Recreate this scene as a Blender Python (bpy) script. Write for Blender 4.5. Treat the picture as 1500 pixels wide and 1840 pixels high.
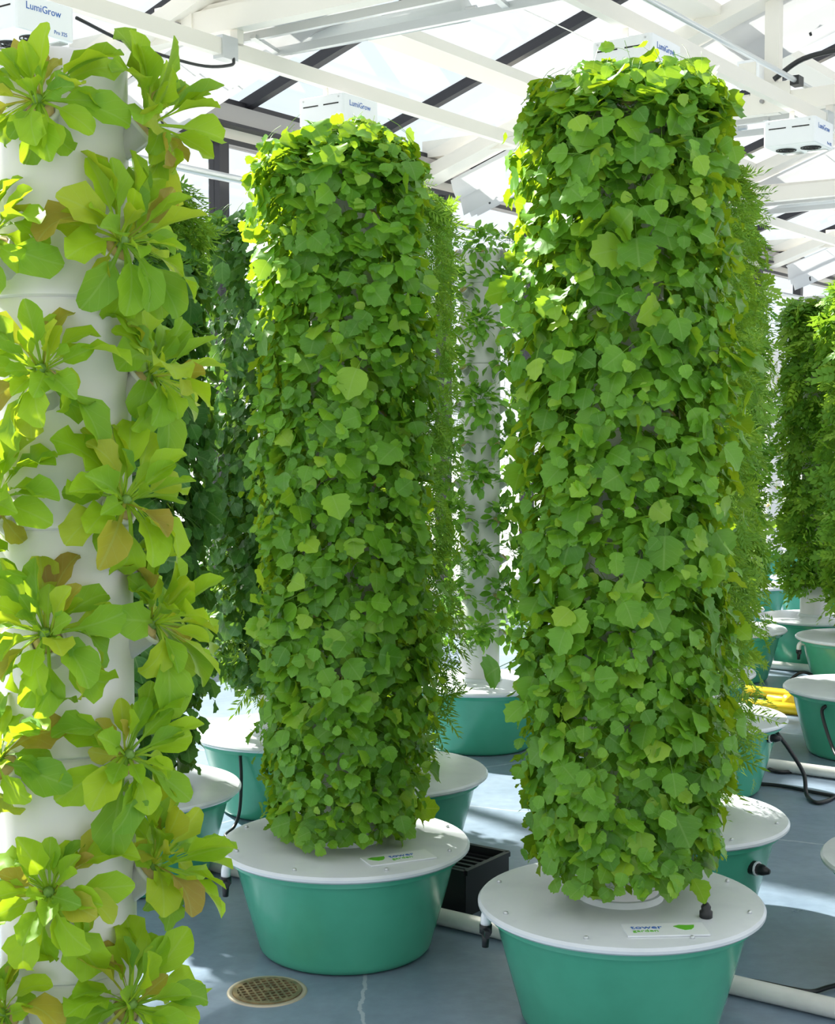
import bpy, math, random
import numpy as np
from mathutils import Vector, Matrix
PI = math.pi
scene = bpy.context.scene
for o in list(bpy.data.objects): bpy.data.objects.remove(o)
C = scene.collection

# ------------------------------------------------------------------ camera
EYE = Vector((0.0, 0.0, 1.57))
cam = bpy.data.objects.new('camera', bpy.data.cameras.new('camera')); C.objects.link(cam)
cam.location = EYE
cam.rotation_euler = (PI/2 - math.atan(145/2600), 0, 0)
cam.data.sensor_fit = 'HORIZONTAL'; cam.data.sensor_width = 36; cam.data.lens = 36*2600/1500
cam.data.clip_end = 300
scene.camera = cam
# ------------------------------------------------------------------ sky, sun, exposure
SKY, SUN, EXPOSURE = 1.06, 15.0, 0.30
world = bpy.data.worlds.new('sky'); scene.world = world; world.use_nodes = True
wn, wl = world.node_tree.nodes, world.node_tree.links
bg = wn['Background']; bg.inputs[1].default_value = SKY
tc = wn.new('ShaderNodeTexCoord'); nz = wn.new('ShaderNodeTexNoise'); cr = wn.new('ShaderNodeValToRGB')
nz.inputs['Scale'].default_value = 3.0; nz.inputs['Detail'].default_value = 6
cr.color_ramp.elements[0].color = (.80, .89, 1.0, 1); cr.color_ramp.elements[0].position = .35
cr.color_ramp.elements[1].color = (1, 1, 1, 1); cr.color_ramp.elements[1].position = .6
wl.new(tc.outputs['Generated'], nz.inputs['Vector']); wl.new(nz.outputs['Fac'], cr.inputs[0]); wl.new(cr.outputs[0], bg.inputs[0])
sun = bpy.data.objects.new('sun', bpy.data.lights.new('sun', 'SUN')); C.objects.link(sun)
sun.data.energy = SUN; sun.data.angle = math.radians(1.2); sun.data.color = (1, .95, .86)
SUNDIR = Vector((-.66, .76, .86)).normalized()          # towards the sun: behind the towers, a little left
sun.rotation_euler = SUNDIR.to_track_quat('Z', 'Y').to_euler(); sun.location = (0, 0, 12)
vs = scene.view_settings
vs.view_transform = 'Standard'; vs.look = 'None'; vs.gamma = 1; vs.exposure = EXPOSURE; vs.use_curve_mapping = False
scene.cycles.max_bounces = 10; scene.cycles.diffuse_bounces = 5; scene.cycles.transparent_max_bounces = 24
scene.cycles.transmission_bounces = 6

# ------------------------------------------------------------------ materials
def lin(r, g, b): return tuple(((c/255)/12.92 if c/255 <= .04045 else ((c/255+.055)/1.055)**2.4) for c in (r, g, b)) + (1,)
def mat(name, col, rough=.5, metal=0.0, spec=.5, noise=None, bump=None):
    """col linear rgba; noise=(scale, col2, lo, hi) ; bump=(scale, strength)"""
    m = bpy.data.materials.new(name); m.use_nodes = True
    n, l = m.node_tree.nodes, m.node_tree.links; p = n['Principled BSDF']
    p.inputs['Base Color'].default_value = col; p.inputs['Roughness'].default_value = rough
    p.inputs['Metallic'].default_value = metal; p.inputs['Specular IOR Level'].default_value = spec
    t = n.new('ShaderNodeTexCoord')
    if noise:
        z = n.new('ShaderNodeTexNoise'); z.inputs['Scale'].default_value = noise[0]; z.inputs['Detail'].default_value = 5
        r = n.new('ShaderNodeMapRange'); r.inputs[1].default_value = noise[2]; r.inputs[2].default_value = noise[3]
        x = n.new('ShaderNodeMix'); x.data_type = 'RGBA'; x.inputs[6].default_value = col; x.inputs[7].default_value = noise[1]
        l.new(t.outputs['Object'], z.inputs['Vector']); l.new(z.outputs['Fac'], r.inputs[0]); l.new(r.outputs[0], x.inputs[0])
        l.new(x.outputs[2], p.inputs['Base Color'])
    if bump:
        z = n.new('ShaderNodeTexNoise'); z.inputs['Scale'].default_value = bump[0]
        b = n.new('ShaderNodeBump'); b.inputs['Strength'].default_value = bump[1]; b.inputs['Distance'].default_value = .01
        l.new(t.outputs['Object'], z.inputs['Vector']); l.new(z.outputs['Fac'], b.inputs['Height']); l.new(b.outputs[0], p.inputs['Normal'])
    return m
def leaf_mat(name, stops, transl, tcol, rough=.42, spec=.5, vein=.35):
    """stops: list of (pos, rgba) over the leaf's own random tint; thin leaf = reflecting blade + light shining through"""
    m = bpy.data.materials.new(name); m.use_nodes = True
    n, l = m.node_tree.nodes, m.node_tree.links; p = n['Principled BSDF']
    a = n.new('ShaderNodeAttribute'); a.attribute_name = 'tint'
    oi = n.new('ShaderNodeObjectInfo'); ad = n.new('ShaderNodeMath'); ad.operation = 'ADD'
    fr = n.new('ShaderNodeMath'); fr.operation = 'FRACT'
    l.new(a.outputs['Fac'], ad.inputs[0]); l.new(oi.outputs['Random'], ad.inputs[1]); l.new(ad.outputs[0], fr.inputs[0])
    rp = n.new('ShaderNodeValToRGB'); e = rp.color_ramp.elements
    while len(e) < len(stops): e.new(.5)
    for k, (ps, c) in enumerate(stops): e[k].position = ps; e[k].color = c
    l.new(fr.outputs[0], rp.inputs[0])
    # veins from the blade's UV: midrib and slanting side veins
    uv = n.new('ShaderNodeUVMap'); sx = n.new('ShaderNodeSeparateXYZ'); l.new(uv.outputs[0], sx.inputs[0])
    def M(op, x, y=None):
        q = n.new('ShaderNodeMath'); q.operation = op
        for k, v in enumerate((x, y)):
            if v is None: continue
            if isinstance(v, (int, float)): q.inputs[k].default_value = v
            else: l.new(v, q.inputs[k])
        return q.outputs[0]
    ax = M('ABSOLUTE', M('SUBTRACT', sx.outputs[0], .5))
    side = M('LESS_THAN', M('FRACT', M('SUBTRACT', M('MULTIPLY', sx.outputs[1], 6.0), M('MULTIPLY', ax, 5.0))), .10)
    rib = M('MAXIMUM', M('LESS_THAN', ax, .022), M('MULTIPLY', side, .55))
    vx = n.new('ShaderNodeMix'); vx.data_type = 'RGBA'
    l.new(M('MULTIPLY', rib, vein), vx.inputs[0]); l.new(rp.outputs[0], vx.inputs[6])
    vx.inputs[7].default_value = (.42, .58, .20, 1)
    l.new(vx.outputs[2], p.inputs['Base Color'])
    p.inputs['Roughness'].default_value = rough; p.inputs['Specular IOR Level'].default_value = spec
    tr = n.new('ShaderNodeBsdfTranslucent'); tm = n.new('ShaderNodeMix'); tm.data_type = 'RGBA'; tm.inputs[0].default_value = .55
    l.new(vx.outputs[2], tm.inputs[6]); tm.inputs[7].default_value = tcol; l.new(tm.outputs[2], tr.inputs[0])
    mx = n.new('ShaderNodeMixShader'); mx.inputs[0].default_value = transl
    l.new(p.outputs[0], mx.inputs[1]); l.new(tr.outputs[0], mx.inputs[2]); l.new(mx.outputs[0], n['Material Output'].inputs[0])
    return m
def glass_mat(name, tint, gloss):
    m = bpy.data.materials.new(name); m.use_nodes = True
    n, l = m.node_tree.nodes, m.node_tree.links; n.remove(n['Principled BSDF'])
    t = n.new('ShaderNodeBsdfTransparent'); t.inputs[0].default_value = tint
    g = n.new('ShaderNodeBsdfGlossy'); g.inputs['Roughness'].default_value = .04
    mx = n.new('ShaderNodeMixShader'); mx.inputs[0].default_value = gloss
    l.new(t.outputs[0], mx.inputs[1]); l.new(g.outputs[0], mx.inputs[2]); l.new(mx.outputs[0], n['Material Output'].inputs[0])
    return m
def fabric_mat(name, col, tr):
    m = bpy.data.materials.new(name); m.use_nodes = True
    n, l = m.node_tree.nodes, m.node_tree.links; p = n['Principled BSDF']
    p.inputs['Base Color'].default_value = col; p.inputs['Roughness'].default_value = .8
    t = n.new('ShaderNodeBsdfTranslucent'); t.inputs[0].default_value = col
    mx = n.new('ShaderNodeMixShader'); mx.inputs[0].default_value = tr
    l.new(p.outputs[0], mx.inputs[1]); l.new(t.outputs[0], mx.inputs[2]); l.new(mx.outputs[0], n['Material Output'].inputs[0])
    return m
M_white = mat('white_paint', (.76, .73, .67, 1), .45)
M_fix = mat('white_enamel', (.82, .84, .87, 1), .35)
M_pipe = mat('white_plastic', (.76, .73, .76, 1), .3, noise=(6, (.71, .69, .72, 1), .4, .65))
M_lid = mat('white_lid', (.70, .73, .77, 1), .22, noise=(9, (.64, .67, .72, 1), .5, .75))
M_tank = mat('green_tank', (.065, .36, .235, 1), .22, noise=(5, (.075, .40, .265, 1), .4, .6))
M_black = mat('black_plastic', (.012, .013, .015, 1), .4)
M_dark = mat('dark_frame', (.012, .012, .018, 1), .45)
M_alu = mat('aluminium', (.62, .64, .65, 1), .32, .6)
M_gutter = mat('grey_gutter', (.30, .29, .29, 1), .4, .3)
M_pvc = mat('white_pvc', (.78, .76, .72, 1), .35, noise=(7, (.62, .60, .57, 1), .5, .75))
M_yellow = mat('yellow_paint', (.80, .52, .01, 1), .35)
M_brass = mat('brass', (.42, .30, .16, 1), .42, .55, noise=(30, (.25, .20, .11, 1), .4, .6))
M_ring = mat('worn_brass_ring', (.50, .44, .33, 1), .45, .3)
M_blue = mat('blue_print', (.02, .12, .45, 1), .5)
M_green = mat('green_print', (.13, .48, .03, 1), .5)
M_plug = mat('tan_plug', (.62, .46, .22, 1), .9, bump=(60, .5))
M_hole = mat('dark_slot', (.02, .02, .02, 1), .8)
M_led = mat('led_lens', (.55, .57, .55, 1), .1, .3)
M_label = mat('label_plastic', (.80, .83, .86, 1), .25)
M_glass = glass_mat('roof_glass', (.95, .97, .97, 1), .06)
M_fabric = fabric_mat('shade_cloth', (.62, .62, .63, 1), .22)
M_film = fabric_mat('clear_film', (.86, .88, .88, 1), .5)
M_stem = mat('green_stem', (.16, .30, .05, 1), .5)
M_round = leaf_mat('round_toothed_leaf', [(0, (.07, .23, .018, 1)), (.45, (.12, .33, .025, 1)), (.85, (.18, .43, .035, 1)), (1, (.30, .50, .04, 1))], .36, (.70, .84, .005, 1), rough=.36, spec=.40, vein=.20)
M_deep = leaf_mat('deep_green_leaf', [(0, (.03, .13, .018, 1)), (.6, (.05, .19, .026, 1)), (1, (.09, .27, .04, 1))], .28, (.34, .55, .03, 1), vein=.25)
M_fine = leaf_mat('fine_leaf', [(0, (.09, .26, .02, 1)), (.6, (.16, .38, .03, 1)), (1, (.30, .50, .05, 1))], .35, (.45, .60, .03, 1), rough=.55, vein=0)
M_herb = leaf_mat('herb_leaf', [(0, (.07, .24, .015, 1)), (.7, (.13, .36, .025, 1)), (1, (.24, .48, .04, 1))], .3, (.36, .55, .03, 1), vein=.2)
M_lett = leaf_mat('lettuce_leaf', [(0, (.13, .34, .03, 1)), (.35, (.25, .50, .025, 1)), (.74, (.37, .60, .025, 1)), (.88, (.40, .50, .04, 1)), (.96, (.40, .32, .05, 1)), (1, (.33, .20, .06, 1))], .42, (.66, .72, .01, 1), rough=.5, spec=.35, vein=.22)
# painted concrete floor: blue-grey, worn streaks, hairline cracks, satin coat
M_floor = bpy.data.materials.new('painted_concrete'); M_floor.use_nodes = True
def _floor():
    n, l = M_floor.node_tree.nodes, M_floor.node_tree.links; p = n['Principled BSDF']
    t = n.new('ShaderNodeTexCoord')
    a = n.new('ShaderNodeTexNoise'); a.inputs['Scale'].default_value = 1.3; a.inputs['Detail'].default_value = 8; a.inputs['Roughness'].default_value = .65
    b = n.new('ShaderNodeTexNoise'); b.inputs['Scale'].default_value = 22; b.inputs['Detail'].default_value = 6
    r = n.new('ShaderNodeValToRGB'); e = r.color_ramp.elements
    e[0].position = .32; e[0].color = (.17, .23, .31, 1); e[1].position = .68; e[1].color = (.27, .34, .43, 1)
    l.new(t.outputs['Object'], a.inputs['Vector']); l.new(t.outputs['Object'], b.inputs['Vector']); l.new(a.outputs['Fac'], r.inputs[0])
    x = n.new('ShaderNodeMix'); x.data_type = 'RGBA'; x.blend_type = 'MULTIPLY'; x.inputs[0].default_value = .35
    l.new(r.outputs[0], x.inputs[6]); l.new(b.outputs['Color'], x.inputs[7])
    g = n.new('ShaderNodeMapRange'); g.inputs[1].default_value = .3; g.inputs[2].default_value = .7; g.inputs[3].default_value = .55; g.inputs[4].default_value = 1.0
    l.new(b.outputs['Fac'], g.inputs[0]); l.new(g.outputs[0], x.inputs[7])
    v = n.new('ShaderNodeTexVoronoi'); v.feature = 'DISTANCE_TO_EDGE'; v.inputs['Scale'].default_value = .55
    w = n.new('ShaderNodeMix'); w.data_type = 'VECTOR'; w.inputs[0].default_value = .12
    l.new(t.outputs['Object'], w.inputs[4]); l.new(a.outputs['Color'], w.inputs[5]); l.new(w.outputs[1], v.inputs['Vector'])
    k = n.new('ShaderNodeMath'); k.operation = 'LESS_THAN'; k.inputs[1].default_value = .0022; l.new(v.outputs['Distance'], k.inputs[0])
    k2 = n.new('ShaderNodeMath'); k2.operation = 'MULTIPLY'; k2.inputs[1].default_value = .55; l.new(k.outputs[0], k2.inputs[0])
    y = n.new('ShaderNodeMix'); y.data_type = 'RGBA'; l.new(k2.outputs[0], y.inputs[0]); l.new(x.outputs[2], y.inputs[6]); y.inputs[7].default_value = (.52, .56, .60, 1)
    l.new(y.outputs[2], p.inputs['Base Color'])
    rr = n.new('ShaderNodeMapRange'); rr.inputs[3].default_value = .20; rr.inputs[4].default_value = .42; l.new(a.outputs['Fac'], rr.inputs[0]); l.new(rr.outputs[0], p.inputs['Roughness'])
    bm = n.new('ShaderNodeBump'); bm.inputs['Strength'].default_value = .12; bm.inputs['Distance'].default_value = .01
    l.new(b.outputs['Fac'], bm.inputs['Height']); l.new(bm.outputs[0], p.inputs['Normal'])
_floor()

# ------------------------------------------------------------------ mesh helpers
class MB:
    def __init__(s): s.v = []; s.f = []
    def add(s, vs, fs):
        k = len(s.v); s.v += [tuple(q) for q in vs]; s.f += [tuple(i+k for i in f) for f in fs]; return s
    def box(s, c, sz, ax=None):
        """c centre, sz full sizes along the axes ax (3 vectors)"""
        ax = ax or (Vector((1, 0, 0)), Vector((0, 1, 0)), Vector((0, 0, 1))); c = Vector(c)
        vs = [c + ax[0]*(sz[0]/2*i) + ax[1]*(sz[1]/2*j) + ax[2]*(sz[2]/2*k) for k in (-1, 1) for j in (-1, 1) for i in (-1, 1)]
        return s.add(vs, [(0, 2, 3, 1), (4, 5, 7, 6), (0, 1, 5, 4), (2, 6, 7, 3), (0, 4, 6, 2), (1, 3, 7, 5)])
    def bar(s, a, b, w, h, up=(0, 0, 1)):
        """rectangular bar from a to b; w sideways, h along up"""
        a, b = Vector(a), Vector(b); d = (b-a).normalized(); x = d.cross(Vector(up)).normalized(); z = x.cross(d).normalized()
        return s.box((a+b)/2, ((b-a).length, w, h), (d, x, z))
    def tube(s, pts, r, n=8, caps=True):
        pts = [Vector(p) for p in pts]; rs = r if isinstance(r, (list, tuple)) else [r]*len(pts)
        k = len(s.v); ref = None
        for i, p in enumerate(pts):
            d = (pts[min(i+1, len(pts)-1)] - pts[max(i-1, 0)]).normalized()
            if ref is None: ref = d.orthogonal().normalized()
            ref = (ref - d*ref.dot(d)).normalized(); y = d.cross(ref)
            for j in range(n):
                t = 2*PI*j/n; q = p + (ref*math.cos(t) + y*math.sin(t))*rs[i]; s.v.append(tuple(q))
        for i in range(len(pts)-1):
            for j in range(n): s.f.append((k+i*n+j, k+i*n+(j+1) % n, k+(i+1)*n+(j+1) % n, k+(i+1)*n+j))
        if caps:
            s.f.append(tuple(k+j for j in reversed(range(n)))); s.f.append(tuple(k+(len(pts)-1)*n+j for j in range(n)))
        return s
    def lathe(s, prof, n=48, c=(0, 0, 0), mtx=None):
        """prof: (r, z) list; closed on the axis where r == 0"""
        k = len(s.v); c = Vector(c)
        for r, z in prof:
            for j in range(n):
                t = 2*PI*j/n; q = Vector((r*math.cos(t), r*math.sin(t), z)); q = (mtx @ q if mtx else q) + c; s.v.append(tuple(q))
        for i in range(len(prof)-1):
            for j in range(n): s.f.append((k+i*n+j, k+i*n+(j+1) % n, k+(i+1)*n+(j+1) % n, k+(i+1)*n+j))
        return s
    def mesh(s, name, m, smooth=False):
        me = bpy.data.meshes.new(name); me.from_pydata(s.v, [], s.f); me.materials.append(m)
        if smooth: me.shade_smooth()
        me.update(); return me
    def build(s, name, m, parent=None, smooth=False, auto=None):
        me = s.mesh(name, m, smooth)
        if auto is not None:
            me.shade_smooth(); me.set_sharp_from_angle(angle=math.radians(auto))
        return link(name, me, parent)
def link(name, me, parent=None, loc=None):
    o = bpy.data.objects.new(name, me); C.objects.link(o)
    if parent: o.parent = parent
    if loc is not None: o.location = loc
    return o
def tag(o, label=None, cat=None, group=None, kind=None):
    if label: o['label'] = label
    if cat: o['category'] = cat
    if group: o['group'] = group
    if kind: o['kind'] = kind
    return o
def thing(name, label, cat, loc=(0, 0, 0), group=None, kind=None):
    o = bpy.data.objects.new(name, None); C.objects.link(o); o.location = loc; o.empty_display_size = .1
    return tag(o, label, cat, group, kind)
def bez(pts, n=8):
    """Catmull-Rom through pts"""
    P = [Vector(p) for p in pts]; P = [P[0]*2-P[1]] + P + [P[-1]*2-P[-2]]; out = []
    for i in range(1, len(P)-2):
        for k in range(n):
            t = k/n; a, b, c, d = P[i-1:i+3]
            out.append(.5*((2*b) + (c-a)*t + (2*a-5*b+4*c-d)*t*t + (3*b-a-3*c+d)*t**3))
    out.append(P[-2]); return out

# house frame: u runs along the greenhouse, n across it, h up
TH = math.radians(35.1); UX = Vector((math.sin(TH), math.cos(TH), 0)); NX = Vector((-math.cos(TH), math.sin(TH), 0)); ZX = Vector((0, 0, 1))
def W(u, n, h=0.0): return UX*u + NX*n + ZX*h

# ------------------------------------------------------------------ setting: floor, ground
HALF, EAVE, PITCH, U0, U1 = 6.6, 3.73, .337, -3.4, 22.06
def roof(n): return EAVE + PITCH*(HALF-abs(n))
tag(MB().box(W((U0+U1)/2, 0, -.06), (U1-U0+.6, 2*HALF+.6, .12), (UX, NX, ZX)).build('floor', M_floor), 'blue grey painted concrete floor with hairline cracks and worn streaks', kind='structure')
M_out = mat('pale_paving', (.62, .62, .60, 1), .9, noise=(.4, (.55, .55, .54, 1), .4, .6))
tag(MB().box(W(9, 0, -.2), (160, 160, .1), (UX, NX, ZX)).build('ground', M_out), 'pale paving outside the glass walls', kind='structure')

# ------------------------------------------------------------------ setting: ceiling (glass roof on white steel)
ceil = tag(bpy.data.objects.new('ceiling', None), 'gabled glass roof with dark glazing bars on white steel trusses', kind='structure'); C.objects.link(ceil)
BAR0, BSTEP = 5.99, 1.375
bars = [BAR0 + BSTEP*k for k in range(-6, 12)]
sl = math.hypot(1, PITCH)
for sgn in (1, -1):
    bm_bar = None
    upv = Vector((0, 0, 1))
    for i, u in enumerate(bars):
        a, b = W(u, sgn*(HALF+.05), roof(HALF)-.01), W(u, sgn*.03, roof(.03)-.01)
        if bm_bar is None:
            ref = u; bm_bar = MB().bar(a, b, .065, .07).mesh('glazing_bar', M_dark)
        o = link('glazing_bar', bm_bar, ceil); o.location = UX*(u-ref)
        if i < len(bars)-1:
            un = bars[i+1]
            if i == 0:
                q = [W(u+.03, sgn*HALF, roof(HALF)+.01), W(un-.03, sgn*HALF, roof(HALF)+.01), W(un-.03, sgn*.04, roof(.04)+.01), W(u+.03, sgn*.04, roof(.04)+.01)]
                up = [v + ZX*.006 for v in q]
                pm = MB().add(q+up, [(0, 1, 2, 3), (7, 6, 5, 4), (0, 4, 5, 1), (1, 5, 6, 2), (2, 6, 7, 3), (3, 7, 4, 0)]).mesh('pane', M_glass)
            o = link('pane', pm, ceil); o.location = UX*(u-ref)
    for n in (5.4, 4.2, 3.0, 1.8, .6):                       # purlins: broad white channels under the glass
        MB().bar(W(U0, sgn*n, roof(n)-.10), W(U1, sgn*n, roof(n)-.10), .25, .07).build('purlin', M_white, ceil)
    for n in (6.1, 4.85, 3.6, 2.4):                          # thin tension wires crossing under the bars
        MB().tube([W(U0, sgn*n, roof(n)-.062), W(U1, sgn*n, roof(n)-.062)], .004, 4).build('tension_wire', M_alu, ceil)
MB().box(W((U0+U1)/2, 0, roof(0)-.05), (U1-U0, .2, .12), (UX, NX, ZX)).build('ridge_beam', M_white, ceil)
TRUSS = [5.9 + 3.6*k for k in range(-2, 5)]
for u in TRUSS:
    t = bpy.data.objects.new('roof_truss', None); C.objects.link(t); t.parent = ceil
    MB().bar(W(u, -HALF, EAVE+.05), W(u, HALF, EAVE+.05), .09, .13).build('bottom_chord', M_white, t)
    for sgn in (1, -1):
        MB().bar(W(u, sgn*HALF, roof(HALF)-.17), W(u, 0, roof(0)-.17), .22, .10).build('rafter', M_white, t)
        for n in (3.74, 1.4):
            MB().bar(W(u, sgn*n, EAVE-.02), W(u, sgn*n, roof(n)-.2), .10, .07, UX).build('web_post', M_white, t)
        for n0, n1 in ((5.6, 3.9), (3.6, 1.5)):
            MB().bar(W(u, sgn*n0, roof(n0)-.22), W(u, sgn*n1, EAVE+.1), .05, .06).build('web_diagonal', M_white, t)
        for n in (5.75, 3.74):                                # gusset plates with bolts
            g = MB().bar(W(u-.05, sgn*(n-.14), EAVE+.08), W(u-.05, sgn*(n+.14), EAVE+.08), .012, .2).build('gusset_plate', M_white, t)
            for dn in (-.05, .05):
                MB().tube([W(u-.05, sgn*n+dn, EAVE+.06), W(u-.085, sgn*n+dn, EAVE+.06)], .014, 6).build('bolt', M_gutter, t)

# ------------------------------------------------------------------ setting: walls of glass
def glass_wall(name, label, P, s0, s1, step, off, detail=False):
    """P(s, h, d): point s along the wall, h up, d inward"""
    w = tag(bpy.data.objects.new(name, None), label, kind='structure'); C.objects.link(w)
    def slab(nm, sa, sb, ha, hb, da, db, m):
        q = [P(s, h, d) for d in (da, db) for h in (ha, hb) for s in (sa, sb)]
        return MB().add(q, [(0, 2, 3, 1), (4, 5, 7, 6), (0, 1, 5, 4), (2, 6, 7, 3), (0, 4, 6, 2), (1, 3, 7, 5)]).build(nm, m, w)
    slab('curb', s0, s1, -.02, .25, -.08, .08, M_white)
    slab('sill', s0, s1, .25, .30, -.06, .06, M_white)
    top = EAVE-.275 if detail else EAVE-.12
    slab('header', s0, s1, top, top+.035, -.05, .05, M_dark)
    if detail:
        slab('fascia', s0, s1, top+.035, EAVE-.165, -.04, .02, M_white)
        slab('gutter', s0, s1, EAVE-.145, EAVE-.03, -.08, .10, M_gutter)
        slab('gutter_shadow_strip', s0, s1, EAVE-.165, EAVE-.145, -.08, .11, M_dark)
        slab('eave_bar', s0, s1, EAVE-.03, EAVE+.02, -.10, .05, M_dark)
    s = off; xs = [s0]
    while s < s1: 
        if s > s0+.1: xs.append(s)
        s += step
    xs.append(s1)
    for s in xs: slab('mullion', s-.045, s+.045, .30, top, -.05, .05, M_dark)
    for a, b in zip(xs, xs[1:]): slab('pane', a+.045, b-.045, .30, top, -.004, .004, M_glass)
glass_wall('wall_left', 'glazed side wall with dark mullions under a grey gutter', lambda s, h, d: W(s, HALF-d, h), U0, U1, 1.32, 7.12-1.32*7, True)
glass_wall('wall_right', 'glazed side wall on the far side of the aisle', lambda s, h, d: W(s, -HALF+d, h), U0, U1, 2.64, 1.2)
glass_wall('wall_back', 'glazed end wall at the far end of the greenhouse', lambda s, h, d: W(U1-d, s, h), -HALF, HALF, 2.2, -4.4)
glass_wall('wall_front', 'glazed end wall behind the viewer', lambda s, h, d: W(U0+d, s, h), -HALF, HALF, 2.2, -4.4)
for nm, uu, lab in (('trim_1', U1, 'glazed gable above the far end wall'), ('trim_2', U0, 'glazed gable above the near end wall')):
    g = tag(bpy.data.objects.new(nm, None), lab, kind='structure'); C.objects.link(g)
    for a, b in ((-6.55, -3.3), (-3.3, 0), (0, 3.3), (3.3, 6.55)):
        q = [W(uu, a, EAVE-.07), W(uu, b, EAVE-.07), W(uu, b, roof(b)-.03), W(uu, a, roof(a)-.03)]
        q2 = [v + UX*.006 for v in q]
        MB().add(q+q2, [(0, 1, 2, 3), (7, 6, 5, 4), (0, 4, 5, 1), (1, 5, 6, 2), (2, 6, 7, 3), (3, 7, 4, 0)]).build('pane', M_glass, g)
    for a in (-3.3, 0, 3.3): MB().bar(W(uu, a, EAVE-.07), W(uu, a, roof(a)-.05), .07, .07, UX).build('mullion', M_dark, g)

# ------------------------------------------------------------------ hung equipment: rails, grow lights, curtains, conduits
RAIL_H = 3.60
for n, lab in ((5.33, 'long white steel rail carrying grow lights, nearer the glazed side wall'),
               (3.34, 'long white steel rail carrying grow lights above the right front tower')):
    r = thing('light_rail', lab, 'rail', W(2, n, RAIL_H), 'rails carrying the grow lights')
    inv = -Vector(r.location)
    def rel(p): return Vector(p) + inv
    MB().bar(rel(W(U0+.3, n, RAIL_H)), rel(W(U1-.3, n, RAIL_H)), .05, .085).build('channel', M_white, r)
    for k, u in enumerate(TRUSS):
        MB().bar(rel(W(u, n, RAIL_H+.03)), rel(W(u, n, EAVE-.015)), .05, .05, UX).build('hanger', M_white, r)
        MB().box(rel(W(u-.09, n, RAIL_H)), (.12, .07, .12), (UX, NX, ZX)).build('splice_plate', M_alu, r)
def text_mesh(name, s, size, m, depth=.0006):
    cu = bpy.data.curves.new(name, 'FONT'); cu.body = s; cu.size = size; cu.extrude = depth; cu.align_x = 'LEFT'; cu.resolution_u = 2
    o = bpy.data.objects.new(name, cu); C.objects.link(o); bpy.context.view_layer.update()
    me = bpy.data.meshes.new_from_object(o.evaluated_get(bpy.context.evaluated_depsgraph_get())); bpy.data.objects.remove(o)
    me.materials.clear(); me.materials.append(m); return me
TXT_A = text_mesh('lettering', 'LumiGrow', .046, M_blue); TXT_B = text_mesh('model_lettering', 'Pro 325', .024, M_blue)
def bevel_box(c, sz, ax, r=.02):
    """box with bevelled vertical edges, top and bottom kept flat"""
    m = MB(); c = Vector(c); pts = []
    for sx, sy in ((1, 1), (-1, 1), (-1, -1), (1, -1)):
        cx, cy = sx*(sz[0]/2-r), sy*(sz[1]/2-r); a0 = {(1, 1): 0, (-1, 1): PI/2, (-1, -1): PI, (1, -1): 1.5*PI}[(sx, sy)]
        for k in range(4): pts.append((cx+r*math.cos(a0+k*PI/6), cy+r*math.sin(a0+k*PI/6)))
    N = len(pts); rows = [(-1, .97), (-.94, 1), (.94, 1), (1, .97)]
    for z, s in rows:
        for x, y in pts: m.v.append(tuple(c + ax[0]*x*s + ax[1]*y*s + ax[2]*z*sz[2]/2))
    for i in range(3):
        for j in range(N): m.f.append((i*N+j, i*N+(j+1) % N, (i+1)*N+(j+1) % N, (i+1)*N+j))
    m.f.append(tuple(reversed(range(N)))); m.f.append(tuple(range(3*N, 4*N))); return m
AX = (UX, NX, ZX); Z0 = Vector((0, 0, 0))
def make_fixture():
    """origin at the middle of the underside; -n face carries the name, -u face the vent slots"""
    t = bpy.data.objects.new('grow_light', None)
    C.objects.link(t); t.empty_display_size = .1
    bevel_box(ZX*.08, (.335, .335, .16), AX, .02).build('housing', M_fix, t)
    for sgn in (-1, 1):
        MB().box(ZX*.105 - UX*.168 + NX*sgn*.075, (.004, .11, .007), AX).build('vent_slot', M_hole, t)
        MB().tube([ZX*.140 - UX*.166 + NX*sgn*.13, ZX*.140 - UX*.171 + NX*sgn*.13], .006, 6).build('screw', M_alu, t)
    for du in (-.08, .08):
        f = MB(); c = UX*du*0 + NX*du
        for k, rr in enumerate((.062, .045, .028)):
            f.tube([c + UX*rr*math.cos(a) + NX*rr*math.sin(a) - ZX*.003 for a in [2*PI*i/14 for i in range(15)]], .003, 4, False)
        f.bar(c-UX*.062-ZX*.004, c+UX*.062-ZX*.004, .006, .004); f.bar(c-NX*.062-ZX*.004, c+NX*.062-ZX*.004, .006, .004)
        f.build('fan_grille', M_hole, t)
        MB().box(UX*.125 + NX*du - ZX*.002, (.05, .12, .006), AX).build('led_window', M_led, t)
    rot = Matrix((UX, ZX, -NX)).transposed()                  # text runs along u, up h, facing -n
    a = link('lettering', TXT_A, t); a.matrix_local = Matrix.Translation(-NX*.1685 - UX*.115 + ZX*.095) @ rot.to_4x4()
    b = link('model_lettering', TXT_B, t); b.matrix_local = Matrix.Translation(-NX*.1685 + UX*.045 + ZX*.018) @ rot.to_4x4()
    for du in (-.12, .12):
        MB().bar(ZX*.155+UX*du, ZX*.225+UX*du, .03, .012, UX).build('hanging_strap', M_white, t)
    return t
fx = make_fixture(); first = True
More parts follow.
